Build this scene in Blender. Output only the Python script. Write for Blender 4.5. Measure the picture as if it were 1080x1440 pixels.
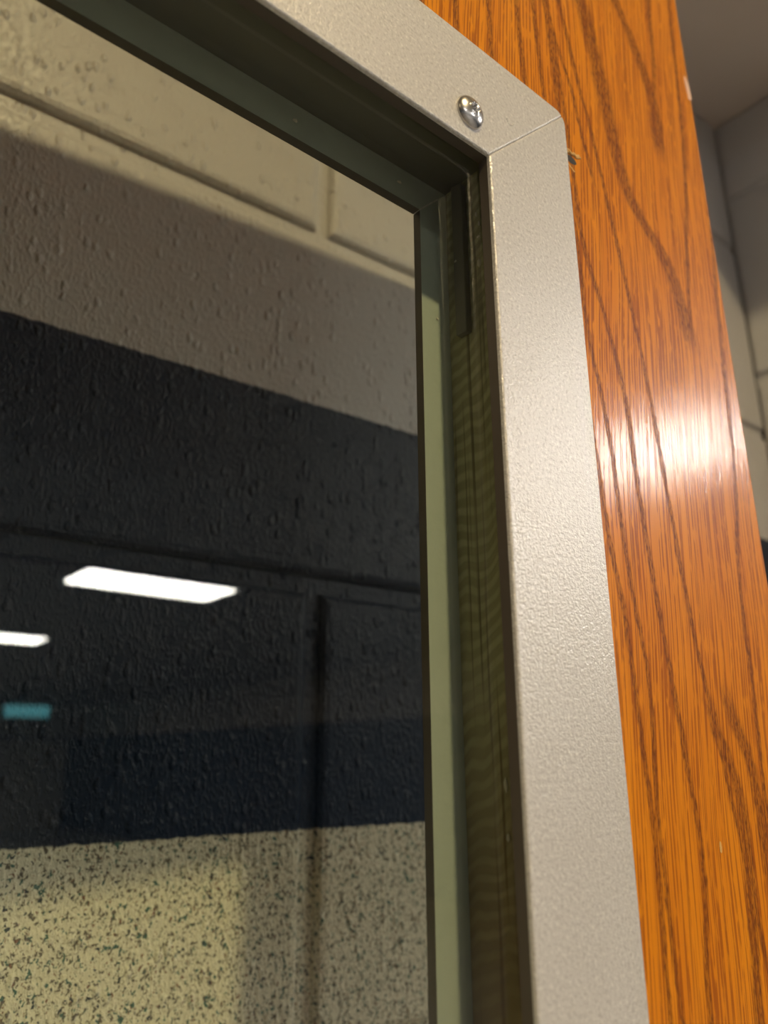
import bpy, bmesh, math, random
from mathutils import Vector, Matrix

# ------------------------------------------------------------------ scene, camera, light level
SC = bpy.context.scene
for o in list(bpy.data.objects):
    bpy.data.objects.remove(o)
COL = SC.collection

# x runs along the door to the right, y into the door, z up; the origin is the
# top right inner corner of the vision panel, on the front of its metal frame
cd = bpy.data.cameras.new('camera')
cam = bpy.data.objects.new('camera', cd)
COL.objects.link(cam)
cd.sensor_fit = 'HORIZONTAL'
cd.sensor_width = 36.0
cd.lens = 36.0 * 1081.25 / 1080.0
cd.clip_start = 0.01
cd.clip_end = 100
YAW, PITCH, ROLL = 0.689647, 0.309156, -0.003974
fw = Vector((math.sin(YAW) * math.cos(PITCH), math.cos(YAW) * math.cos(PITCH), math.sin(PITCH)))
rt = Vector((math.cos(YAW), -math.sin(YAW), 0))
up = rt.cross(fw)
r2 = rt * math.cos(ROLL) + up * math.sin(ROLL)
u2 = -rt * math.sin(ROLL) + up * math.cos(ROLL)
M = Matrix((r2, u2, -fw)).transposed().to_4x4()
M.translation = (-0.134622, -0.115858, -0.161135)
cam.matrix_world = M
cd.dof.use_dof = True
cd.dof.focus_distance = 0.218
cd.dof.aperture_fstop = 13.5
SC.camera = cam

SC.view_settings.view_transform = 'Standard'
SC.view_settings.look = 'None'
SC.view_settings.gamma = 1.0
SC.view_settings.use_curve_mapping = False
SC.view_settings.exposure = 0.45

world = bpy.data.worlds.new('world')
SC.world = world
world.use_nodes = True
world.node_tree.nodes['Background'].inputs[0].default_value = (0.5, 0.5, 0.5, 1)
world.node_tree.nodes['Background'].inputs[1].default_value = 0.02

TROFFER = 36.0        # radiance of the white ceiling panels
TROFFER_COL = (1.0, 0.96, 0.92)
DOWN = 1650.0         # radiance of the small warm downlight
DOWN_COL = (1.0, 0.79, 0.45)

# ------------------------------------------------------------------ measures (metres)
FW_ = 0.0377                      # width of the frame face
LX, LZ = 0.62, 0.95               # opening of the vision panel
DX0, DX1 = -0.755, 0.1354         # door leaf
FLOOR, CEIL = -1.83, 1.12
DTOP = 0.244
SOFFIT = 0.482
WYAW = math.radians(3.04)         # the wall behind is not quite parallel to the door
W0 = Vector((0.0577, 0.1943, 0))
WEND = 0.505                      # wall coordinate of the inner corner
H1, H2, COURSE = 0.1238, -0.0794, 0.2032
NAVY_TOP, NAVY_LOW = 0.0176, -0.1919
PIER_X = W0.x + WEND * math.cos(WYAW)
PIER_Y = W0.y - WEND * math.sin(WYAW)


# ------------------------------------------------------------------ helpers
def link(name, bm, mats, parent=None, smooth=False):
    me = bpy.data.meshes.new(name)
    bm.normal_update()
    bm.to_mesh(me)
    bm.free()
    for m in (mats if isinstance(mats, (list, tuple)) else [mats]):
        me.materials.append(m)
    if smooth:
        for p in me.polygons:
            p.use_smooth = True
    o = bpy.data.objects.new(name, me)
    COL.objects.link(o)
    if parent:
        o.parent = parent
    return o


def empty(name, loc=(0, 0, 0), rz=0.0):
    o = bpy.data.objects.new(name, None)
    o.location = loc
    o.rotation_euler = (0, 0, rz)
    o.empty_display_size = 0.05
    COL.objects.link(o)
    return o


def tag(o, label=None, cat=None, group=None, kind=None):
    if label:
        o['label'] = label
    if cat:
        o['category'] = cat
    if group:
        o['group'] = group
    if kind:
        o['kind'] = kind
    return o


def box(bm, x0, x1, y0, y1, z0, z1, mi=0):
    v = [bm.verts.new((x, y, z)) for x in (x0, x1) for y in (y0, y1) for z in (z0, z1)]
    for f in ((0, 1, 3, 2), (4, 6, 7, 5), (0, 4, 5, 1), (2, 3, 7, 6), (0, 2, 6, 4), (1, 5, 7, 3)):
        bm.faces.new([v[i] for i in f]).material_index = mi
    return v


def bevel_all(bm, w, seg=2):
    bmesh.ops.bevel(bm, geom=list(bm.edges), offset=w, segments=seg, profile=0.5, affect='EDGES')


# ---- material node helper
class NT:
    def __init__(self, name):
        self.m = bpy.data.materials.new(name)
        self.m.use_nodes = True
        self.t = self.m.node_tree
        self.b = self.t.nodes['Principled BSDF']
        self.out = self.t.nodes['Material Output']

    def n(self, typ, **kw):
        nd = self.t.nodes.new(typ)
        for k, v in kw.items():
            setattr(nd, k, v)
        return nd

    def put(self, sock, v):
        if hasattr(v, 'links'):
            self.t.links.new(v, sock)
        elif isinstance(v, (int, float)):
            if hasattr(sock.default_value, '__len__'):
                sock.default_value = [v] * len(sock.default_value)
            else:
                sock.default_value = v
        else:
            v = tuple(v)
            sock.default_value = v if len(v) == len(sock.default_value) else v + (1.0,)

    def math(self, op, a, b=0.0, c=None, clamp=False):
        nd = self.n('ShaderNodeMath', operation=op, use_clamp=clamp)
        self.put(nd.inputs[0], a)
        self.put(nd.inputs[1], b)
        if c is not None:
            self.put(nd.inputs[2], c)
        return nd.outputs[0]

    def pos(self):
        return self.n('ShaderNodeTexCoord').outputs['Object']

    def sep(self, v):
        nd = self.n('ShaderNodeSeparateXYZ')
        self.put(nd.inputs[0], v)
        return nd.outputs

    def comb(self, x, y, z):
        nd = self.n('ShaderNodeCombineXYZ')
        for i, v in enumerate((x, y, z)):
            self.put(nd.inputs[i], v)
        return nd.outputs[0]

    def scale(self, v, s):
        nd = self.n('ShaderNodeVectorMath', operation='MULTIPLY')
        self.put(nd.inputs[0], v)
        self.put(nd.inputs[1], s)
        return nd.outputs[0]

    def noise(self, v, s=1.0, detail=2.0, rough=0.5, dist=0.0, col=False):
        nd = self.n('ShaderNodeTexNoise')
        self.put(nd.inputs['Vector'], v)
        nd.inputs['Scale'].default_value = s
        nd.inputs['Detail'].default_value = detail
        nd.inputs['Roughness'].default_value = rough
        nd.inputs['Distortion'].default_value = dist
        return nd.outputs['Color' if col else 'Fac']

    def voronoi(self, v, s=1.0, out='Distance', feature='F1', rnd=1.0):
        nd = self.n('ShaderNodeTexVoronoi', feature=feature)
        self.put(nd.inputs['Vector'], v)
        nd.inputs['Scale'].default_value = s
        nd.inputs['Randomness'].default_value = rnd
        return nd.outputs[out]

    def step(self, v, a, b, x=0.0, y=1.0):
        nd = self.n('ShaderNodeMapRange', interpolation_type='SMOOTHSTEP')
        self.put(nd.inputs[0], v)
        for i, q in enumerate((a, b, x, y)):
            nd.inputs[1 + i].default_value = q
        return nd.outputs[0]

    def mix(self, f, a, b):
        nd = self.n('ShaderNodeMix', data_type='RGBA')
        self.put(nd.inputs[0], f)
        self.put(nd.inputs[6], a)
        self.put(nd.inputs[7], b)
        return nd.outputs[2]

    def bump(self, h, dist, strength=1.0, normal=None):
        nd = self.n('ShaderNodeBump')
        nd.inputs['Strength'].default_value = strength
        nd.inputs['Distance'].default_value = dist
        self.put(nd.inputs['Height'], h)
        if normal is not None:
            self.put(nd.inputs['Normal'], normal)
        return nd.outputs[0]

    def set(self, **kw):
        for k, v in kw.items():
            self.put(self.b.inputs[k.replace('_', ' ')], v)
        return self.m


def plain(name, col, rough=0.5, metal=0.0, **kw):
    t = NT(name)
    return t.set(Base_Color=col, Roughness=rough, Metallic=metal, **kw)


def emit(name, col, s):
    t = NT(name)
    return t.set(Base_Color=(0.8, 0.8, 0.8), Emission_Color=col, Emission_Strength=s)


# ------------------------------------------------------------------ materials
def mat_wall():
    t = NT('painted block')
    g = t.n('ShaderNodeNewGeometry').outputs['Position']
    x, y, z = t.sep(g)
    wob = t.math('MULTIPLY', t.math('SUBTRACT', t.noise(g, 260, 2), 0.5), 0.0022)
    zz = t.math('ADD', z, wob)
    grey, navy = (0.465, 0.445, 0.425), (0.0065, 0.0145, 0.034)
    # speckled coat of the lower wall: cream ground with dark, green and brown flecks
    base = t.mix(t.noise(g, 420, 3), (0.82, 0.78, 0.60), (0.60, 0.565, 0.43))
    ga = t.comb(t.math('MULTIPLY', x, 1.0), t.math('MULTIPLY', y, 1.0), t.math('MULTIPLY', z, 0.8))
    gd = t.n('ShaderNodeVectorMath', operation='ADD')
    t.put(gd.inputs[0], ga)
    t.put(gd.inputs[1], t.scale(t.noise(g, 700, 2, col=True), (0.0022,) * 3))
    ga = gd.outputs[0]
    base = t.mix(t.step(t.noise(ga, 700, 2, 0.6), 0.56, 0.615), base, (0.12, 0.10, 0.07))
    base = t.mix(t.step(t.noise(t.scale(ga, (1, 1.1, 1)), 520, 1), 0.645, 0.68), base, (0.055, 0.13, 0.105))
    base = t.mix(t.step(t.noise(t.scale(ga, (1.07, 1, 0.93)), 800, 1), 0.67, 0.71), base, (0.20, 0.085, 0.045))
    base = t.mix(t.step(t.noise(t.scale(ga, (0.9, 1, 1.05)), 460, 1), 0.69, 0.72), base, (0.03, 0.04, 0.045))
    spots = t.step(t.noise(t.scale(g, (1, 1, 0.7)), 95, 1), 0.80, 0.83)
    greyc = t.mix(spots, grey, (0.12, 0.11, 0.10))
    up_ = t.step(zz, NAVY_TOP - 0.0006, NAVY_TOP + 0.0006)
    lo_ = t.step(zz, NAVY_LOW - 0.0006, NAVY_LOW + 0.0006)
    c = t.mix(lo_, base, navy)
    c = t.mix(up_, c, greyc)
    # orange peel of the roller paint, nubs a little drawn out downwards
    gs = t.scale(g, (1, 1, 0.55))
    gw = t.n('ShaderNodeVectorMath', operation='ADD')
    t.put(gw.inputs[0], gs)
    t.put(gw.inputs[1], t.scale(t.noise(g, 420, 2, col=True), (0.0020,) * 3))
    vo = t.n('ShaderNodeTexVoronoi', feature='F1')
    t.put(vo.inputs['Vector'], gw.outputs[0])
    vo.inputs['Scale'].default_value = 270
    keep = t.step(t.sep(vo.outputs['Color'])[0], 0.5, 0.95)
    a = t.math('MULTIPLY', t.step(vo.outputs['Distance'], 0.52, 0.12), keep)
    b = t.step(t.noise(gs, 760, 2, 0.5), 0.42, 0.75)
    pit = t.step(t.noise(gs, 130, 2), 0.72, 0.77, 0.0, -0.8)
    h = t.math('ADD', t.math('ADD', a, t.math('MULTIPLY', b, 0.30)), pit)
    nrm = t.bump(h, 0.0011, 1.0)
    return t.set(Base_Color=c, Roughness=0.33, Specular_IOR_Level=t.math('ADD', 0.22, t.math('MULTIPLY', up_, 0.3)), Normal=nrm)


OAK_BANDS = [   # dark pore bands of the oak: half width, lowest z, highest z, then (x, z) along the band
    (0.0042, -0.022, 1, [(0.1039, -0.0211), (0.0961, 0.0048), (0.0729, 0.0293), (0.0626, 0.0782), (0.058, 0.0985)]),
    (0.0012, -0.022, 1, [(0.1044, -0.0209), (0.1101, 0.0172), (0.1189, 0.0612), (0.1246, 0.1162), (0.1262, 0.1453)]),
    (0.0038, 0.06, 1, [(0.1003, 0.0642), (0.101, 0.0802), (0.0985, 0.0927), (0.0931, 0.1034), (0.0877, 0.1141), (0.0819, 0.1226)]),
    (0.0014, 0.06, 1, [(0.1003, 0.0642), (0.1028, 0.0902), (0.1063, 0.1129), (0.107, 0.1268), (0.1084, 0.1437)]),
    (0.0011, -1, 1, [(0.0871, -0.1584), (0.0811, -0.1297), (0.0754, -0.0857), (0.0721, -0.0531), (0.0675, -0.0241), (0.0617, 0.006), (0.0537, 0.0453), (0.0497, 0.0597)]),
    (0.0012, -1, 1, [(0.0656, -0.2202), (0.0704, -0.1878), (0.0679, -0.1604), (0.0639, -0.1282), (0.0594, -0.0891), (0.0572, -0.0554), (0.0516, -0.0329), (0.0429, -0.0046), (0.0415, 0.0191)]),
    (0.001, -1, 1, [(0.0517, -0.1779), (0.0539, -0.1418), (0.0498, -0.1124), (0.0466, -0.0701), (0.0411, -0.037), (0.0401, -0.0125)]),
    (0.0013, -1, 1, [(0.1121, -0.1452), (0.1137, -0.1091), (0.123, -0.0623), (0.1259, -0.0249), (0.1321, 0.0274)]),
    (0.001, -1, 1, [(0.0481, -0.2172), (0.0492, -0.182), (0.0478, -0.1559), (0.0454, -0.1231), (0.0419, -0.1034)]),
    (0.0026, -1, -0.145, [(0.0898, -0.2245), (0.0922, -0.2077), (0.0947, -0.1897), (0.0948, -0.1754), (0.0912, -0.1624), (0.0856, -0.1524)]),
    (0.0009, 0.02, 1, [(0.0475, 0.0429), (0.0458, 0.0524), (0.0393, 0.0696)]),
    (0.003, -1, -0.143, [(0.1065, -0.1906), (0.1058, -0.1758), (0.1027, -0.1604), (0.0969, -0.15)]),
]


def mat_oak():
    t = NT('stained oak')
    p = t.pos()
    x, y, z = t.sep(p)
    w1 = t.math('SUBTRACT', t.noise(t.scale(p, (9, 1, 5.0)), 1.0, 2), 0.5)
    jit = t.math('SUBTRACT', t.noise(t.scale(p, (330, 1, 150)), 1.0, 3, 0.65), 0.5)
    zt = t.math('DIVIDE', t.math('ADD', z, 0.30), 0.54, clamp=True)
    wid = t.math('ADD', 0.55, t.math('MULTIPLY', t.noise(t.scale(p, (20, 1, 38)), 1.0, 2), 0.9))
    band = None
    for hw, z0, z1, pts in OAK_BANDS:
        fc = t.n('ShaderNodeFloatCurve')
        cv = fc.mapping.curves[0]
        q = [((b + 0.30) / 0.54, a / 0.16) for a, b in pts]
        lo, hi = q[0], q[-1]
        slope = (q[-1][1] - q[0][1]) / (q[-1][0] - q[0][0])
        if lo[0] > 0.02:
            q.insert(0, (0.0, min(max(lo[1] - slope * lo[0], 0), 1)))
        if hi[0] < 0.98:
            q.append((1.0, min(max(hi[1] + slope * (1 - hi[0]), 0), 1)))
        cv.points[0].location, cv.points[1].location = q[0], q[-1]
        for m in q[1:-1]:
            cv.points.new(*m)
        fc.mapping.update()
        t.put(fc.inputs['Value'], zt)
        xc = t.math('MULTIPLY', fc.outputs[0], 0.16)
        d = t.math('ABSOLUTE', t.math('SUBTRACT', t.math('ADD', x, t.math('MULTIPLY', jit, 0.0040 if hw > 0.002 else 0.0024)), xc))
        m = t.step(t.math('DIVIDE', d, t.math('MULTIPLY', wid, hw * 1.2)), 1.3, 0.5)
        if z0 > -0.9:
            m = t.math('MULTIPLY', m, t.step(z, z0 - 0.006, z0 + 0.006))
        if z1 < 0.9:
            m = t.math('MULTIPLY', m, t.step(z, z1 + 0.006, z1 - 0.006))
        band = m if band is None else t.math('MAXIMUM', band, m)
    # elsewhere on the leaf (rails, hinge side) plain ring figure
    r = t.math('SINE', t.math('ADD', t.math('MULTIPLY', x, 420.0), t.math('MULTIPLY', w1, 12.0)))
    band = t.math('MAXIMUM', band, t.math('MULTIPLY', t.step(r, 0.72, 1.0), t.step(x, 0.034, 0.028)))
    # open pores: thin dark strokes along the grain
    xg = t.math('ADD', x, t.math('ADD', t.math('MULTIPLY', w1, 0.020), t.math('MULTIPLY', z, -0.10)))
    pn = t.noise(t.comb(t.math('MULTIPLY', xg, 1250), 0.0, t.math('MULTIPLY', z, 17)), 1.0, 1, 0.5)
    pores = t.math('MULTIPLY', t.step(pn, 0.47, 0.58), t.step(t.noise(t.comb(t.math('MULTIPLY', xg, 600), 8.0, t.math('MULTIPLY', z, 120)), 1.0, 2), 0.32, 0.50))
    pn2 = t.noise(t.comb(t.math('MULTIPLY', xg, 1500), 5.0, t.math('MULTIPLY', z, 320)), 1.0, 2, 0.6)
    fine = t.step(pn2, 0.44, 0.60)
    soft = t.noise(t.comb(t.math('MULTIPLY', xg, 170), 3.0, t.math('MULTIPLY', z, 7)), 1.0, 2)
    c = t.mix(soft, (0.57, 0.160, 0.002), (0.80, 0.295, 0.006))
    c = t.mix(t.math('MULTIPLY', pores, 0.72), c, (0.27, 0.055, 0.003))
    dk = t.math('MULTIPLY', band, t.math('ADD', 0.42, t.math('MULTIPLY', fine, 0.44)), clamp=True)
    c = t.mix(dk, c, (0.125, 0.030, 0.005))
    wear = t.math('SUBTRACT', 1.0, t.math('ADD', t.math('MULTIPLY', pores, 0.5), t.math('MULTIPLY', t.math('MULTIPLY', band, fine), 0.8)))
    wear = t.math('ADD', wear, t.math('MULTIPLY', t.noise(t.scale(p, (900, 1, 500)), 1.0, 2), 0.35))
    coat = t.math('SUBTRACT', 0.31, t.math('MULTIPLY', band, 0.20))
    return t.set(Base_Color=c, Roughness=0.5, Coat_Weight=coat, Coat_Roughness=0.17, Coat_IOR=1.5,
                 Normal=t.bump(wear, 0.00012, 0.6), Coat_Normal=t.bump(wear, 0.00010, 0.7), Specular_IOR_Level=0.15)


def mat_rawwood():
    t = NT('raw sawn wood')
    p = t.pos()
    x, y, z = t.sep(p)
    n = t.math('SUBTRACT', t.noise(t.scale(p, (60, 60, 14)), 1.0, 2), 0.5)
    kerf = t.math('SINE', t.math('ADD', t.math('MULTIPLY', t.math('ADD', z, t.math('MULTIPLY', y, 0.55)), 1350), t.math('MULTIPLY', n, 26)))
    k = t.math('MULTIPLY', t.step(kerf, -0.6, 0.9), t.noise(t.scale(p, (150, 150, 45)), 1.0, 2))
    streak = t.step(t.noise(t.comb(x, t.math('MULTIPLY', y, 420), t.math('MULTIPLY', z, 9)), 1.0, 2), 0.52, 0.66)
    c = t.mix(k, (0.40, 0.375, 0.22), (0.66, 0.63, 0.40))
    c = t.mix(t.math('MULTIPLY', streak, 0.75), c, (0.10, 0.07, 0.035))
    low = t.step(z, -0.21, -0.13, 0.55, 0.0)
    c = t.mix(low, c, (0.22, 0.095, 0.035))
    return t.set(Base_Color=c, Roughness=0.75, Normal=t.bump(k, 0.0005, 0.8))


def mat_frame():
    t = NT('textured metal paint')
    p = t.pos()
    n1 = t.noise(p, 1000, 2, 0.6)
    n2 = t.noise(p, 2100, 1, 0.5)
    n3 = t.noise(p, 45, 3, 0.6)
    h = t.math('ADD', t.math('MULTIPLY', n1, 0.8), t.math('MULTIPLY', n2, 0.5))
    c = t.mix(n3, (0.67, 0.64, 0.605), (0.74, 0.715, 0.685))
    c = t.mix(t.step(n1, 0.5, 0.3), c, (0.57, 0.54, 0.51))
    c = t.mix(t.step(n1, 0.55, 0.7), c, (0.86, 0.83, 0.78))
    return t.set(Base_Color=c, Roughness=0.40, Metallic=0.32, Normal=t.bump(h, 0.00034, 0.8))


def mat_glass():
    # clear float glass with a green body tint and its surface reflection
    t = NT('green tinted glass')
    for nd in (t.b,):
        t.t.nodes.remove(nd)
    lw = t.n('ShaderNodeLayerWeight')
    lw.inputs['Blend'].default_value = 0.5
    f5 = t.math('POWER', lw.outputs['Facing'], 5.0)
    f = t.math('ADD', 0.042, t.math('MULTIPLY', f5, 0.958))
    tr = t.n('ShaderNodeBsdfTransparent')
    tr.inputs[0].default_value = (0.935, 0.955, 0.895, 1)
    gl = t.n('ShaderNodeBsdfGlossy')
    gl.inputs['Roughness'].default_value = 0.0
    gl.inputs['Color'].default_value = (1, 1, 1, 1)
    mx = t.n('ShaderNodeMixShader')
    t.put(mx.inputs[0], f)
    t.put(mx.inputs[1], tr.outputs[0])
    t.put(mx.inputs[2], gl.outputs[0])
    t.t.links.new(mx.outputs[0], t.out.inputs[0])
    return t.m


def mat_far_room():
    # far walls of the hall: pale above, navy below
    t = NT('hall wall paint')
    g = t.n('ShaderNodeNewGeometry').outputs['Position']
    z = t.sep(g)[2]
    c = t.mix(t.step(z, 0.36, 0.37), (0.03, 0.05, 0.085), (0.46, 0.42, 0.37))
    return t.set(Base_Color=c, Roughness=0.6)


def speckled(name, c0, c1, scale, rough):
    t = NT(name)
    n = t.noise(t.pos(), scale, 3)
    return t.set(Base_Color=t.mix(n, c0, c1), Roughness=rough, Normal=t.bump(n, 0.0006, 0.3))


M_WALL = mat_wall()
M_RETURN = speckled('cool grey block paint', (0.55, 0.545, 0.54), (0.60, 0.595, 0.59), 260, 0.5)
M_OAK = mat_oak()
M_RAW = mat_rawwood()
M_FRAME = mat_frame()
M_GLASS = mat_glass()
M_HALL = mat_far_room()
M_FARFRAME = speckled('far frame paint', (0.43, 0.47, 0.44), (0.48, 0.52, 0.49), 300, 0.5)
M_TAPE = plain('grey glazing tape', (0.21, 0.195, 0.165), 0.6)
M_STEEL = plain('polished steel', (0.60, 0.58, 0.55), 0.27, 1.0)
M_LIP_SHADE = plain('shaded lip edge', (0.085, 0.068, 0.052), 0.45)  # inner lip faces of the rails, their shade put into a dark brown
M_CUT_SHADE = plain('shaded cut', (0.17, 0.165, 0.15), 0.55)  # top of the cut-out: raw wood whose shade is put into the colour
M_DARK = plain('dark recess', (0.03, 0.025, 0.02), 0.6)
M_SPLIT = speckled('fresh torn wood', (0.55, 0.30, 0.08), (0.80, 0.52, 0.20), 1500, 0.7)
M_PALE = plain('bare pale wood', (0.78, 0.50, 0.36), 0.6)
M_CRUMB = plain('white crumb', (0.75, 0.70, 0.63), 0.7)
M_SOFFIT = speckled('soffit paint', (0.66, 0.58, 0.51), (0.72, 0.63, 0.56), 500, 0.6)
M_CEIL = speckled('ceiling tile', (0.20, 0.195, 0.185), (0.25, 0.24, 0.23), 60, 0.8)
M_FLOOR = speckled('floor vinyl', (0.22, 0.20, 0.18), (0.28, 0.26, 0.23), 20, 0.35)
M_TROF = emit('light diffuser', TROFFER_COL, TROFFER)
M_DOWN = emit('downlight lens', DOWN_COL, DOWN)
M_FILL = emit('dim fill lens', DOWN_COL, DOWN * 0.14)  # lens of the added fill lamp
M_WHITE = plain('white metal', (0.75, 0.74, 0.72), 0.4)
M_SIGN = emit('teal backlit panel', (0.16, 0.62, 0.72), 1.9)
M_PALEDOOR = plain('pale painted door', (0.42, 0.38, 0.31), 0.5)

# ------------------------------------------------------------------ the hall in front of the door
def slab(name, b, mat, label, cat):
    bm = bmesh.new()
    box(bm, *b)
    return tag(link(name, bm, mat), label, cat, kind='structure')


HX0, HX1, HY = -5.0, 7.0, -21.0
slab('floor', (HX0 - .2, HX1 + .2, HY - .2, 0.6, FLOOR - 0.1, FLOOR), M_FLOOR, 'greyish brown smooth hall floor below the door', 'floor')
slab('ceiling', (HX0 - .2, HX1 + .2, HY - .2, 0.03, CEIL, CEIL + 0.1), M_CEIL, 'dim flat hall ceiling mirrored dark in the glass', 'ceiling')
slab('wall_left', (HX0 - .2, HX0, HY, 0.6, FLOOR, CEIL), M_HALL, 'left side wall of the hall with dark lower band', 'wall')
slab('wall_right', (HX1, HX1 + .2, HY, 0.6, FLOOR, CEIL), M_HALL, 'right side wall of the hall mirrored faintly in the glass', 'wall')
slab('wall_far', (HX0 - .2, HX1 + .2, HY - .2, HY, FLOOR, CEIL), M_HALL, 'far end wall of the hall mirrored at the left of the glass', 'wall')

# bulkhead over the recess in which the open door stands; its underside is the soffit
slab('trim_1', (HX0, HX1, 0.03, 0.6, SOFFIT, CEIL + 0.1), M_SOFFIT, 'brownish grey flat soffit above the door recess, top right corner', 'soffit')


slab('soffit_blocker', (0.33, 0.9, -0.27, 0.03, SOFFIT, CEIL + 0.1), M_SOFFIT, 'unseen light blocker added at soffit level, shading the return wall', 'soffit')  # added blocker, keeps the warm downlight off the right-hand return wall

# ---- the block wall behind the door, blocks laid in running bond
def block_mesh(w, h, mat, cache={}):
    k = (round(w, 4), round(h, 4), mat.name)
    if k not in cache:
        bm = bmesh.new()
        box(bm, -w / 2, w / 2, 0, 0.03, -h / 2, h / 2)
        ed = [e for e in bm.edges if all(v.co.y < 0.001 for v in e.verts)]
        bmesh.ops.bevel(bm, geom=ed, offset=0.0050, segments=3, profile=0.5, affect='EDGES')
        me = bpy.data.meshes.new('block')
        bm.to_mesh(me)
        bm.free()
        me.materials.append(mat)
        cache[k] = me
    return cache[k]


def block_wall(name, label, loc, rz, u0, u1, zref, uref, zlo, zhi, mat):
    """local u along the wall, face at v = 0, v positive into the wall; the mesh itself is the mortar"""
    bm = bmesh.new()
    box(bm, u0, u1, 0.0044, 0.06, zlo, zhi)
    w = link(name, bm, mat)
    w.location = loc
    w.rotation_euler = (0, 0, rz)
    tag(w, label, 'wall', kind='structure')
    J = 0.0080
    k0 = math.floor((zlo - zref) / COURSE)
    k1 = math.ceil((zhi - zref) / COURSE)
    for k in range(k0, k1):
        za, zb = max(zref + k * COURSE + J / 2, zlo), min(zref + (k + 1) * COURSE - J / 2, zhi)
        if zb - za < 0.01:
            continue
        ur = uref + (0.2032 if k % 2 else 0.0)
        i0 = math.floor((u0 - ur) / 0.4064)
        i1 = math.ceil((u1 - ur) / 0.4064)
        for i in range(i0, i1):
            ua, ub = max(ur + i * 0.4064 + J / 2, u0), min(ur + (i + 1) * 0.4064 - J / 2, u1)
            if ub - ua < 0.01:
                continue
            o = bpy.data.objects.new('block', block_mesh(ub - ua, zb - za, mat))
            COL.objects.link(o)
            o.parent = w
            o.location = ((ua + ub) / 2, 0.0003 * math.sin(7 * i + 3 * k), (za + zb) / 2)
    return w


block_wall('wall_back', 'painted block wall seen through the glass, grey over navy over speckled beige',
           W0, -WYAW, -1.05, WEND, H1, 0.0193, H1 - 5 * COURSE, SOFFIT, M_WALL)
slab('wall_back_base', (-1.2, PIER_X, 0.245, 0.3, FLOOR, H1 - 4 * COURSE), M_WALL, 'lower part of the block wall below the glass', 'wall')
# short return of the recess at the right, block built as well (faces the door)
block_wall('wall_return', 'short grey block return wall beyond the door edge, under the soffit',
           (PIER_X, PIER_Y + 0.003, 0), -math.pi / 2, 0.0, PIER_Y + 0.003 - 0.03, 0.385, 0.31, 0.385 - 4 * COURSE, SOFFIT, M_RETURN)
slab('wall_front_right', (PIER_X + 0.06, HX1, 0.03, 0.2, FLOOR, SOFFIT), M_HALL, 'hall wall to the right of the door recess', 'wall')
slab('wall_front_left', (HX0, -0.95, 0.03, 0.25, FLOOR, SOFFIT), M_HALL, 'hall wall to the left of the door recess', 'wall')

# ------------------------------------------------------------------ the door
door = tag(empty('door_1', ((DX0 + DX1) / 2, 0.016, FLOOR + 0.008)),
           'glossy orange stained oak door with a metal framed glass panel', 'door', kind='structure')
DLOC = door.location.copy()


def dpart(name, bm, mats, parent=None, smooth=False):
    """a part of the door, modelled in world metres; its origin sits at the panel corner"""
    o = link(name, bm, mats, None, smooth)
    p = parent or door
    o.parent = p
    if p is door:
        o.location = -DLOC
    return o


YF, YB, REC = 0.0014, 0.0306, 0.0115
bm = bmesh.new()
xo, zo = (DX0, DX1), (FLOOR + 0.008, DTOP)
xi, zi = (-LX - REC, REC), (-LZ - REC, REC)


def ring4(xs, zs, y):
    return [bm.verts.new((x, y, z)) for x, z in ((xs[0], zs[0]), (xs[1], zs[0]), (xs[1], zs[1]), (xs[0], zs[1]))]


of, inf, ob, inb = ring4(xo, zo, YF), ring4(xi, zi, YF), ring4(xo, zo, YB), ring4(xi, zi, YB)
for i in range(4):
    j = (i + 1) % 4
    bm.faces.new((of[i], of[j], inf[j], inf[i]))
    bm.faces.new((ob[j], ob[i], inb[i], inb[j]))
    bm.faces.new((of[j], of[i], ob[i], ob[j]))
    bm.faces.new((inf[i], inf[j], inb[j], inb[i])).material_index = 2 if i == 2 else 1
bmesh.ops.recalc_face_normals(bm, faces=bm.faces)
ed = [e for e in bm.edges if (e.verts[0] in of and e.verts[1] in of)]
bmesh.ops.bevel(bm, geom=ed, offset=0.0016, segments=3, profile=0.5, affect='EDGES')
leaf = dpart('door_leaf', bm, [M_OAK, M_RAW, M_CUT_SHADE])

RC = 0.0045        # rounded outer corner of the frame


def corner_arc(cx, cz, sx, sz, first):
    """half of the rounded outer corner: from its 45 degree point to the straight edge"""
    pts = []
    c = (cx - sx * RC, cz - sz * RC)
    for k in range(5):
        a = math.radians(45 + (45 * k / 4 if first == 'h' else -45 * k / 4))
        pts.append((c[0] + sx * RC * math.cos(a), c[1] + sz * RC * math.sin(a)))
    return pts


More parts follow.
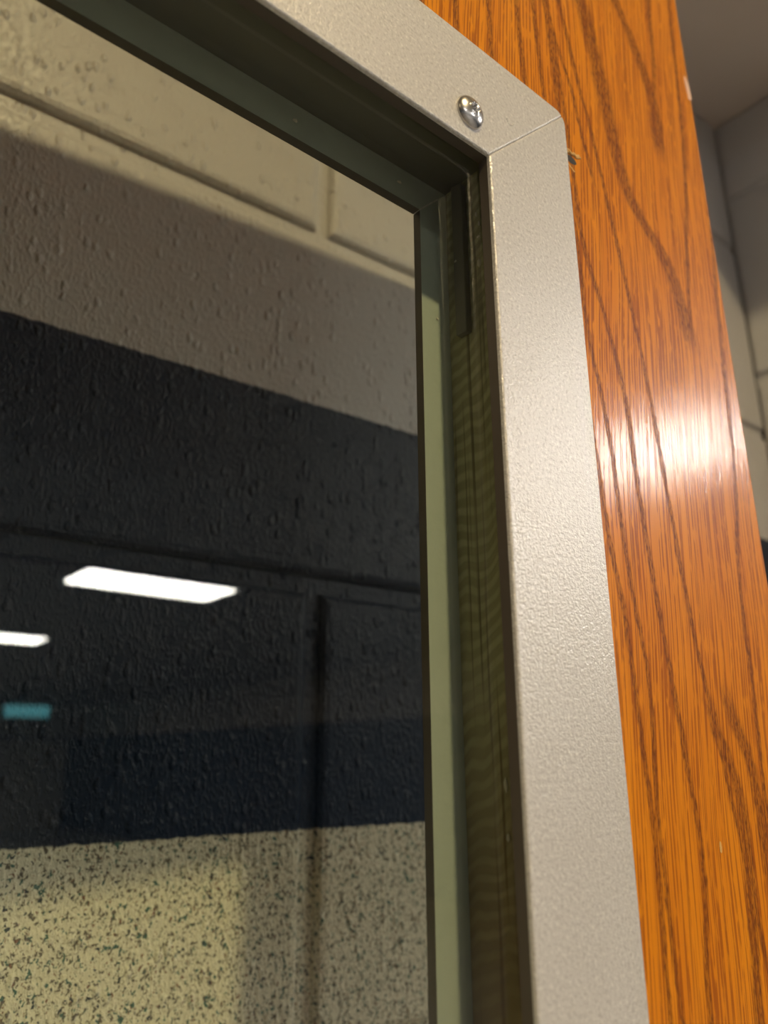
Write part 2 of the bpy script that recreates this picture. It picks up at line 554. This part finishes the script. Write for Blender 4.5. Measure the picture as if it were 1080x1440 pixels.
def rail_outline(side, w, rounded=True, g=0.00001):
    """outline (x, z) of one mitred member around the opening (x -LX..0, z -LZ..0)"""
    C = {'tr': (0, 0, 1, 1), 'tl': (-LX, 0, -1, 1), 'br': (0, -LZ, 1, -1), 'bl': (-LX, -LZ, -1, -1)}
    a, b, kind = {'top': ('tl', 'tr', 'h'), 'bottom': ('br', 'bl', 'h'), 'right': ('tr', 'br', 'v'), 'left': ('bl', 'tl', 'v')}[side]
    out = []
    ax, az, asx, asz = C[a]
    bx, bz, bsx, bsz = C[b]
    inner = [(ax, az), (bx, bz)]
    if rounded:
        e = corner_arc(bx + bsx * w, bz + bsz * w, bsx, bsz, kind)
        s = corner_arc(ax + asx * w, az + asz * w, asx, asz, kind)[::-1]
        pts = inner + e + s
    else:
        pts = inner + [(bx + bsx * w, bz + bsz * w), (ax + asx * w, az + asz * w)]
    # open the mitre joint by a hair
    t = Vector((bx - ax, bz - az)).normalized()
    mid = Vector(((ax + bx) / 2, (az + bz) / 2))
    return [(x - t.x * g * (1 if (Vector((x, z)) - mid).dot(t) > 0 else -1),
             z - t.y * g * (1 if (Vector((x, z)) - mid).dot(t) > 0 else -1)) for x, z in pts]


def extrude_outline(bm, pts, y0, y1, bev=0.0, back=False):
    f0 = [bm.verts.new((x, y0, z)) for x, z in pts]
    f1 = [bm.verts.new((x, y1, z)) for x, z in pts]
    n = len(pts)
    fs = [bm.faces.new(f0), bm.faces.new(f1[::-1])]
    for i in range(n):
        fs.append(bm.faces.new((f0[i], f1[i], f1[(i + 1) % n], f0[(i + 1) % n])))
    bmesh.ops.recalc_face_normals(bm, faces=fs)
    if bev:
        sel = f1 if back else f0
        ss = set(sel)
        ed = [e for e in bm.edges if e.verts[0] in ss and e.verts[1] in ss]
        bmesh.ops.bevel(bm, geom=ed, offset=bev, segments=3, profile=0.5, affect='EDGES')


rails = {}
for side in ('top', 'right', 'bottom', 'left'):
    bm = bmesh.new()
    extrude_outline(bm, rail_outline(side, FW_), 0.0, 0.0013, 0.0006)
    o = dpart('frame_rail', bm, M_FRAME)
    bm = bmesh.new()
    extrude_outline(bm, rail_outline(side, 0.0100, False), 0.0013, 0.0044)
    link('rail_lip', bm, M_LIP_SHADE, o)['label'] = 'inner lip of the rail, its shade coloured in dark brown'
    o['label'] = {'top': 'speckled grey metal frame rail along the top, with a screw',
                  'right': 'speckled grey metal frame rail down the right side of the glass',
                  'bottom': 'speckled grey metal frame rail under the glass',
                  'left': 'speckled grey metal frame rail at the left of the glass'}[side]
    rails[side] = o
for side in ('top', 'right', 'bottom', 'left'):
    bm = bmesh.new()
    extrude_outline(bm, rail_outline(side, FW_, True, 0.00012), 0.0312, 0.0327, 0.0005, True)
    extrude_outline(bm, rail_outline(side, 0.0113, False, 0.00012), 0.0294, 0.0312, 0.0)
    for f in bm.faces:
        c = f.calc_center_median()
        if abs(f.normal.y) < 0.5 and -LX - 0.004 < c.x < 0.004 and -LZ - 0.004 < c.z < 0.004:
            f.material_index = 1
    o = dpart('rear_frame_rail', bm, [M_FARFRAME, M_LIP_SHADE])
    if side == 'top':
        bm = bmesh.new()
        box(bm, 0.0, 0.0108, 0.02920, 0.0296, -0.00022, 0.00022)
        bmesh.ops.rotate(bm, verts=bm.verts, cent=(0, 0.0294, 0), matrix=Matrix.Rotation(math.radians(-45), 3, 'Y'))
        link('mitre_bead', bm, M_FRAME, o)['label'] = 'pale bead along the mitre joint'

bm = bmesh.new()
box(bm, -LX - 0.0095, 0.0095, 0.0047, 0.0107, -LZ - 0.0095, 0.0095)
g = dpart('glass_pane', bm, M_GLASS)
g['label'] = 'faintly green clear glass mirroring the ceiling lights'

# strip stuck on the sawn edge of the cut-out, it stops short of the corner
bm = bmesh.new()
v = box(bm, 0.0090, REC - 0.0001, 0.0203, 0.0247, -0.043, 0.0100)
for q in v:
    if q.co.z > 0 and q.co.y < 0.022:
        q.co.z -= 0.0012
bevel_all(bm, 0.0002, 1)
dpart('glazing_tape', bm, M_TAPE)


# ---- domed screw with a six lobed socket in the top rail
def screw(cx, cz, rad):
    bm = bmesh.new()
    NS = 48
    prof = []
    for k in range(9):                       # dome from rim to socket
        a = math.radians(8 + 60 * k / 8)
        prof.append((rad * math.cos(a) / math.cos(math.radians(8)), -0.0004 - 0.36 * rad * 1.55 * (math.sin(a) - math.sin(math.radians(8)))))
    rings = [[bm.verts.new((rad * math.cos(2 * math.pi * i / NS), 0.0002, rad * math.sin(2 * math.pi * i / NS))) for i in range(NS)]]
    for (rr, yy) in prof:
        rings.append([bm.verts.new((rr * math.cos(2 * math.pi * i / NS), yy, rr * math.sin(2 * math.pi * i / NS))) for i in range(NS)])
    top = prof[-1][1]

    def lobe(i, s):
        a = 2 * math.pi * i / NS
        return s * (1 + 0.13 * math.cos(6 * a))
    sr = rad * 0.30
    for yy, s in ((top - 0.0002, sr), (top + 0.0017, sr * 0.92)):
        rings.append([bm.verts.new((lobe(i, s) * math.cos(2 * math.pi * i / NS), yy, lobe(i, s) * math.sin(2 * math.pi * i / NS))) for i in range(NS)])
    for a, b in zip(rings, rings[1:]):
        for i in range(NS):
            bm.faces.new((a[i], a[(i + 1) % NS], b[(i + 1) % NS], b[i]))
    bm.faces.new(rings[-1])
    bmesh.ops.recalc_face_normals(bm, faces=bm.faces)
    for f in bm.faces:
        f.smooth = True
    for v in bm.verts:
        v.co += Vector((cx, 0, cz))
    o = link('screw', bm, M_STEEL, rails['top'])
    o['label'] = 'polished steel domed screw with a six lobed socket'
    return o


screw(-0.0078, 0.0096, 0.0050)

# small raised nick beside the screw
bm = bmesh.new()
for k in range(7):
    a = math.radians(200 + 22 * k)
    x, z = 0.0098 + 0.0016 * math.cos(a), 0.0186 + 0.0022 * math.sin(a)
    bmesh.ops.create_icosphere(bm, subdivisions=1, radius=0.00034, matrix=Matrix.Translation((x, 0.00005, z)))
link('dent_ridge', bm, M_FRAME, rails['top'], True)

# torn out wood beside the frame
rnd = random.Random(4)
bm = bmesh.new()
px, pz = 0.0376, 0.0232
bmesh.ops.create_icosphere(bm, subdivisions=2, radius=0.0011, matrix=Matrix.Translation((px + 0.0030, YF - 0.00005, pz - 0.0005)) @ Matrix.Diagonal((3.0, 0.15, 1.35, 1)))
h = dpart('gouge', bm, M_DARK)
h['label'] = 'dark gouge in the wood at the frame edge'
bm = bmesh.new()
for k in range(20):
    a = k / 19
    x = px + 0.0004 + 0.0076 * a
    z = pz + 0.0020 - 0.0006 * math.sin(a * 3.1) + 0.0012 * a + rnd.uniform(-.0006, .0006)
    bmesh.ops.create_icosphere(bm, subdivisions=1, radius=0.00052 * rnd.uniform(.6, 1.3),
                               matrix=Matrix.Translation((x, YF - 0.0001, z)) @ Matrix.Rotation(rnd.uniform(-.8, .8), 4, 'Y') @ Matrix.Diagonal((1.7, 0.9, 0.9, 1)))
for k in range(9):
    x = px + 0.0010 + 0.0036 * k / 8
    bmesh.ops.create_icosphere(bm, subdivisions=1, radius=0.0008,
                               matrix=Matrix.Translation((x, YF + 0.0003, pz - 0.0024 - 0.0020 * k / 8)) @ Matrix.Rotation(.5, 4, 'Y') @ Matrix.Diagonal((1.2, 0.5, 0.8, 1)))
s = dpart('splinter', bm, M_SPLIT)
s['label'] = 'pale torn wood fibres around the gouge at the frame edge'


def flake(name, x, z, w, h, mat, lab, n=9, seed=1, tilt=0.0):
    q = random.Random(seed)
    bm = bmesh.new()
    ring = []
    for k in range(n):
        a = 2 * math.pi * k / n
        rr = q.uniform(0.75, 1.15)
        dx, dz = rr * w / 2 * math.cos(a), rr * h / 2 * math.sin(a)
        ring.append((x + dx * math.cos(tilt) - dz * math.sin(tilt), z + dx * math.sin(tilt) + dz * math.cos(tilt)))
    f0 = [bm.verts.new((a, YF - 0.00012, b)) for a, b in ring]
    f1 = [bm.verts.new((a, YF + 0.0002, b)) for a, b in ring]
    bm.faces.new(f0)
    for i in range(n):
        bm.faces.new((f0[i], f1[i], f1[(i + 1) % n], f0[(i + 1) % n]))
    bmesh.ops.recalc_face_normals(bm, faces=bm.faces)
    o = dpart(name, bm, mat)
    o['label'] = lab
    return o


flake('chip', 0.1328, 0.1130, 0.0042, 0.0140, M_PALE, 'pale chip on the top right edge of the door', 11, 3, 0.10)
flake('chip', 0.0803, -0.1847, 0.0012, 0.0032, M_SPLIT, 'tiny pale nick low on the oak', 8, 6)


# ---- crumbs of wood and dust caught behind the glass
def crumb(x, y, z, s, sc=(1, 1, 1), seed=0):
    q = random.Random(seed)
    bm = bmesh.new()
    bmesh.ops.create_icosphere(bm, subdivisions=1, radius=s)
    for v in bm.verts:
        v.co = Vector((v.co.x * sc[0], v.co.y * sc[1], v.co.z * sc[2])) * q.uniform(.75, 1.2)
        v.co += Vector((x, y, z))
    return dpart('crumb', bm, M_CRUMB)


for i, (x, y, z, s, sc) in enumerate([
        (0.0112, 0.0162, -0.0215, 0.0006, (.6, .8, 1.7)), (0.0092, 0.0238, -0.0178, 0.0004, (1, 1, 1)),
        (0.0112, 0.0165, -0.0040, 0.0004, (.6, .6, 1.5)), (0.0112, 0.0155, -0.0080, 0.0004, (.6, .6, 1.8)),
        (0.0112, 0.0160, -0.0125, 0.00035, (.6, 1.6, .8)), (0.0060, 0.0292, -0.0362, 0.0003, (1, .6, 1)),
        (0.0112, 0.0158, -0.1675, 0.0005, (.6, .8, 2.2)), (0.0112, 0.0158, -0.1790, 0.0005, (.6, .8, 1.6)),
        (-0.0085, 0.0292, 0.0055, 0.00045, (1.3, .6, .8)), (-0.0460, 0.0292, 0.0055, 0.0005, (1.2, .6, .8))]):
    crumb(x, y, z, s * 1.5, sc, i)

# ------------------------------------------------------------------ lights of the hall
def troffer(x0, y0, label, w=1.215, d=0.605):
    t = tag(empty('ceiling_light', (x0 + w / 2, y0 + d / 2, CEIL)), label, 'ceiling light', 'white ceiling panels of the hall')
    bm = bmesh.new()
    for b in ((-w / 2, w / 2, -d / 2, -d / 2 + .02), (-w / 2, w / 2, d / 2 - .02, d / 2), (-w / 2, -w / 2 + .02, -d / 2 + .02, d / 2 - .02), (w / 2 - .02, w / 2, -d / 2 + .02, d / 2 - .02)):
        box(bm, b[0], b[1], b[2], b[3], -0.02, 0)
    link('light_frame', bm, M_WHITE, t)
    bm = bmesh.new()
    box(bm, -w / 2 + .02, w / 2 - .02, -d / 2 + .02, d / 2 - .02, -0.012, -0.004)
    link('diffuser', bm, M_TROF, t)
    return t


troffer(1.58, -5.80, 'bright rectangular ceiling light mirrored in the middle of the glass')
troffer(1.22, -9.35, 'bright ceiling light mirrored at the left edge of the glass')
troffer(2.40, -2.00, 'square ceiling light whose glare lies white on the oak and metal', 0.70, 0.80)
for i, y in enumerate((-5.80, -9.35, -12.95, -16.6)):
    troffer(-2.6, y, 'added unseen ceiling light in the left column, %s from the door' % ('nearest', 'second', 'third', 'farthest')[i])  # unseen column, added for more white light in the hall
troffer(1.22, -12.95, 'added unseen ceiling light in the right column, third from the door')  # this one and the next are added to brighten the far end
troffer(1.22, -16.6, 'added unseen ceiling light in the right column, farthest from the door')


def downlight(x, y, mat, label):
    dl = tag(empty('downlight', (x, y, CEIL)), label, 'downlight', 'warm downlights before the door')
    bm = bmesh.new()
    bmesh.ops.create_circle(bm, cap_ends=True, radius=0.036, segments=32, matrix=Matrix.Translation((0, 0, -0.004)))
    for f in bm.faces:
        if f.normal.z > 0:
            f.normal_flip()
    link('lens', bm, mat, dl)
    bm = bmesh.new()
    a = [[bm.verts.new((r * math.cos(2 * math.pi * i / 32), r * math.sin(2 * math.pi * i / 32), z)) for i in range(32)] for r, z in ((0.037, 0.0), (0.037, -0.008), (0.055, -0.006), (0.057, 0.0))]
    for p, q in zip(a, a[1:]):
        for i in range(32):
            bm.faces.new((p[i], p[(i + 1) % 32], q[(i + 1) % 32], q[i]))
    bmesh.ops.recalc_face_normals(bm, faces=bm.faces)
    link('trim_ring', bm, M_WHITE, dl)


downlight(-0.295, -1.06, M_DOWN, 'small round warm downlight nearest the glass panel')
downlight(-2.2, -1.06, M_FILL, 'small dim fill lamp added farther left to brighten the sawn cut-out')  # added fill, lifts the sawn edge behind the glass

# the far end of the hall that the glass mirrors
d2 = tag(empty('door_2', (5.75, HY, FLOOR)), 'pale double door at the far end, mirrored low left in the glass', 'door', kind='structure')
for s in (-1, 1):
    bm = bmesh.new()
    box(bm, min(0.01 * s, 0.95 * s), max(0.01 * s, 0.95 * s), 0, 0.05, 0, 2.12)
    o = link('door_leaf', bm, M_PALEDOOR, d2)
sg = tag(empty('backlit_sign', (5.6, HY, 1.08)), 'glowing teal panel above the far door, mirrored at left', 'sign')
bm = bmesh.new()
box(bm, -0.56, 0.56, 0.0, 0.05, -0.27, 0.27)
link('sign_case', bm, M_WHITE, sg)
bm = bmesh.new()
box(bm, -0.53, 0.53, 0.05, 0.06, -0.24, 0.24)
link('sign_panel', bm, M_SIGN, sg)
